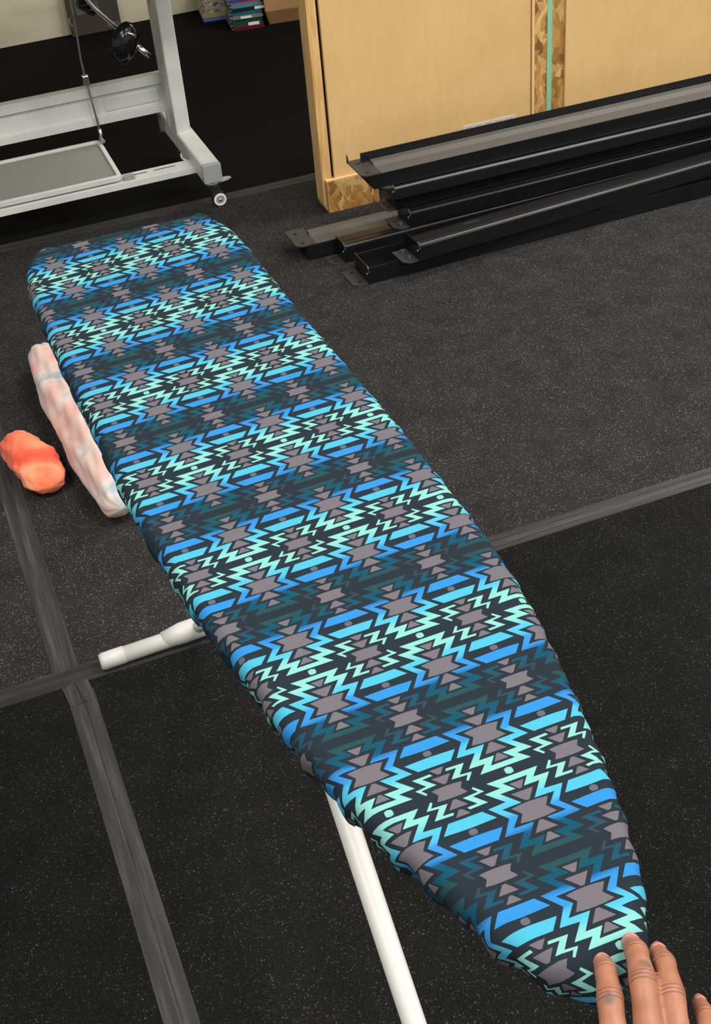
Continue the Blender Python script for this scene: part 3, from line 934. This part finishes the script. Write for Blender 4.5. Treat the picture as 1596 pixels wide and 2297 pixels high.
obj('pad_clamp', SL(B(0.655, 0.687, 3.776, 3.806, 0.494, 0.522)), M_black_gloss, kl, bevel=0.006)
obj('clamp_screw', SL(T([(0.672, 3.770, 0.516), (0.694, 3.770, 0.500)], 0.004, 10)), M_chrome, kl, smooth=True)
for (x, z) in ((0.575, 0.590), (0.595, 0.573)):
    st('lift_boss', T([(x, 3.83, z), (x, 3.86, z)], [0.013, 0.016], 18), M_black_gloss, smooth=True)
st('lift_bracket', B(0.555, 0.62, 3.86, 3.872, 0.56, 0.72), M_cap, bevel=0.004)
st('tabletop', PR(rrect(-0.26, 0.90, 3.56, 4.14, 0.03, 4), 'z', 0.72, 0.75), M_ceil, bevel=0.003)

# ---------------------------------------------------------------- far end: panel, packs, box
M_taupe, N, L, b = mat('taupe_board', rough=0.7)
n = noise(N, L, 4, 3); r = ramp(N, L, n.outputs['Fac'], [(0.3, lin(50, 42, 34)), (0.7, lin(64, 56, 45))]); L.new(r.outputs[0], b.inputs['Base Color'])
M_label, *_ = mat('label_grey', lin(84, 78, 77), 0.5)
p = empty('taupe_panel', (0.868, 5.565, 0), 0, 'taupe board leaning upright against the cream wall behind the machine stand', 'board', rot=(math.radians(-3), 0, 0))
obj('board', B(-0.104, 0.104, -0.012, 0.012, 0.0, 0.42), M_taupe, p, bevel=0.002)
obj('grey_label', B(0.045, 0.098, -0.0130, -0.0118, 0.012, 0.032), M_label, p, label='small grey sticker')

GP = 'folded fabric packs stacked by the brown box'
pk = [('dark red', lin(92, 26, 30)), ('charcoal', lin(60, 62, 64)), ('bottle green', lin(28, 66, 60)), ('dusty grey', lin(120, 122, 122)), ('deep teal', lin(36, 96, 100)),
      ('black', lin(34, 36, 40)), ('teal', lin(72, 136, 140)), ('plum', lin(140, 92, 128)), ('royal blue', lin(40, 86, 158)), ('pale grey', lin(176, 178, 176)),
      ('navy', lin(48, 74, 112)), ('sea green', lin(120, 150, 138)), ('steel blue', lin(70, 112, 160)), ('cream', lin(206, 196, 170)), ('sky blue', lin(110, 160, 205))]
ordw = ['lowest', 'second from bottom', 'third from bottom', 'fourth from bottom', 'fifth from bottom', 'sixth from bottom', 'seventh from bottom', 'eighth from bottom',
        'ninth from bottom', 'tenth from bottom', 'eleventh from bottom', 'twelfth from bottom', 'thirteenth from bottom', 'fourteenth from bottom', 'topmost']
z = 0.0
for i, (cn, col) in enumerate(pk):
    h = 0.0125 + 0.002 * ((i * 5) % 3)
    m_, N, L, b = mat('pack_' + cn.replace(' ', '_'), col, 0.35)
    sh = random.uniform(-0.008, 0.008)
    t = empty('fabric_pack', (1.438 + sh * 0.5, 5.300 + random.uniform(-0.004, 0.004), z), math.radians(-8 + random.uniform(-1.5, 1.5)),
              f'{cn} fabric pack beside the brown box, {ordw[i]} in its stack', 'fabric pack', GP)
    bm = bmesh.new(); prism(bm, rrect(-0.064, 0.062, 0.0, h, h * 0.45, 3), 'y', -0.082, 0.08)
    obj('fold', bm, m_, t, smooth=False)
    # the loose sleeve edge on the left side
    m2, *_ = mat('sleeve_edge', tuple(min(1, c * 1.2 + 0.12) for c in col[:3]) + (1,), 0.3)
    obj('sleeve_edge', B(-0.072, -0.063, -0.078, 0.076, h * 0.3, h * 0.62), m2, t)
    if i in (1, 3, 5, 8, 9, 11, 13):
        x0 = -0.03 + 0.03 * ((i * 7) % 3)
        obj('white_label', B(x0, x0 + 0.045, -0.0835, -0.0818, h * 0.12, h * 0.85), M_paper, t)
    z += h

M_floral, N, L, b = mat('floral_print', rough=0.7)
vo = N.new('ShaderNodeTexVoronoi'); vo.inputs['Scale'].default_value = 70
t = N.new('ShaderNodeTexCoord'); L.new(t.outputs['Object'], vo.inputs['Vector'])
sep = N.new('ShaderNodeSeparateColor'); L.new(vo.outputs['Color'], sep.inputs[0])
r = ramp(N, L, sep.outputs[0], [(0.0, lin(60, 50, 58)), (0.35, lin(200, 190, 176)), (0.6, lin(128, 108, 112)), (0.85, lin(218, 206, 120)), (1.0, lin(220, 214, 200))])
L.new(r.outputs[0], b.inputs['Base Color'])
z = 0.0
for i, (cn, col) in enumerate((('pink edged blue', lin(66, 110, 190)), ('mustard', lin(190, 172, 92)), ('floral', None), ('second floral', None), ('dark floral', None))):
    h = (0.016, 0.02, 0.03, 0.03, 0.04)[i]
    m_ = M_floral if col is None else mat('bundle_' + cn.replace(' ', '_'), col, 0.6)[0]
    t = empty('fabric_bundle', (1.352, 5.490, z), math.radians(-8),
              f'{cn} fabric bundle in the low pile left of the packs, ' + ('lowest', 'second from the floor', 'third from the floor', 'fourth from the floor', 'on top')[i],
              'fabric bundle', 'fabric bundles piled left of the packs')
    bm = PR(rrect(-0.055, 0.055, 0.0, h, h * 0.42, 3), 'y', -0.085, 0.085)
    obj('fold', bm, m_, t)
    obj('fold_line', B(-0.05, 0.05, -0.0865, -0.0845, h * 0.45, h * 0.58), M_print, t)
    z += h

M_kraft, N, L, b = mat('kraft_box', rough=0.7)
n = noise(N, L, 5, 3); r = ramp(N, L, n.outputs['Fac'], [(0.3, lin(150, 112, 70)), (0.7, lin(172, 130, 84))]); L.new(r.outputs[0], b.inputs['Base Color'])
t = empty('cardboard_box', (1.665, 5.345, 0), math.radians(-8), 'brown cardboard box with a creased front beside the fabric packs', 'box')
bm = PR([(-0.150, 0.0), (-0.176, 0.062), (-0.165, 0.36), (0.15, 0.36), (0.15, 0.0)], 'x', -0.135, 0.20)
for v in bm.verts:
    if v.co.x < 0 and v.co.y < 0 and v.co.z > 0.05: v.co.x -= 0.018 if v.co.z < 0.1 else 0.03
obj('carton', bm, M_kraft, t, bevel=0.006)
obj('flap', PR([(-0.165, 0.357), (-0.27, 0.40), (-0.27, 0.404), (-0.165, 0.362)], 'x', -0.12, 0.195), M_kraft, t)
obj('flap', B(-0.123, 0.198, 0.148, 0.153, 0.35, 0.46), M_kraft, t)

# ---------------------------------------------------------------- tie-dye cloths on the carpet behind the board
def tiedye(name, stops, sc):
    m, N, L, b = mat(name, rough=0.85, spec=0.2)
    n = noise(N, L, sc, 2, dist=0.8)
    r = ramp(N, L, n.outputs['Fac'], stops); L.new(r.outputs[0], b.inputs['Base Color'])
    b.inputs['Sheen Weight'].default_value = 0.15
    return m


M_pink = tiedye('pink_tie_dye', [(0.25, lin(206, 150, 142)), (0.42, lin(214, 176, 164)), (0.55, lin(214, 194, 184)), (0.68, lin(150, 168, 176)), (0.8, lin(218, 182, 180))], 9)
M_red = tiedye('red_tie_dye', [(0.3, lin(214, 70, 52)), (0.5, lin(226, 92, 62)), (0.7, lin(240, 150, 110))], 7)


def cloth_roll(name, pts, rad, flat, m, seed):
    rnd = random.Random(seed); bm = bmesh.new(); n = 44; rings = []
    P = [Vector(p) for p in pts]; K = 48
    for k in range(K + 1):
        t = k / K; f = t * (len(P) - 1); i = min(int(f), len(P) - 2); p = P[i].lerp(P[i + 1], f - i)
        d = (P[i + 1] - P[i]).normalized(); s = Vector((d.y, -d.x, 0)).normalized()
        e = min(1.0, (math.sin(math.pi * max(0.0, min(1, t))) + 0.0) ** 0.20 if 0 < t < 1 else 0.05)
        ring = []
        for j in range(n):
            a = 2 * math.pi * j / n
            q = 1 + 0.07 * math.sin(3 * a + 5 * t + seed) + 0.05 * math.sin(7 * a - 13 * t) + 0.03 * math.sin(12 * a + 31 * t) + 0.04 * math.sin(17 * t + seed)
            z = max(-0.985, math.sin(a) * q)
            ring.append(bm.verts.new(p + s * (math.cos(a) * rad * e * q) + Vector((0, 0, rad * flat * (0.985 + z * e if e < 1 else 0.985 + z)))))
        rings.append(ring)
    for a, b2 in zip(rings, rings[1:]):
        for j in range(n): bm.faces.new((a[j], a[(j + 1) % n], b2[(j + 1) % n], b2[j]))
    bm.faces.new(rings[0]); bm.faces.new(rings[-1][::-1])
    bmesh.ops.recalc_face_normals(bm, faces=bm.faces[:])
    return obj(name, bm, m, smooth=True)


o = cloth_roll('rolled_cloth', [(0.205, 2.21, 0), (0.20, 2.45, 0), (0.185, 2.70, 0), (0.17, 2.95, 0)], 0.056, 0.9, M_pink, 2)
tag(o, 'pale pink tie-dyed cloth rolled up on the carpet behind the ironing board', 'cloth')
o = cloth_roll('crumpled_cloth', [(0.088, 2.385, 0), (0.066, 2.5, 0), (0.04, 2.62, 0)], 0.050, 0.6, M_red, 5)
tag(o, 'orange-red tie-dyed cloth bunched on the carpet left of the pink roll', 'cloth')
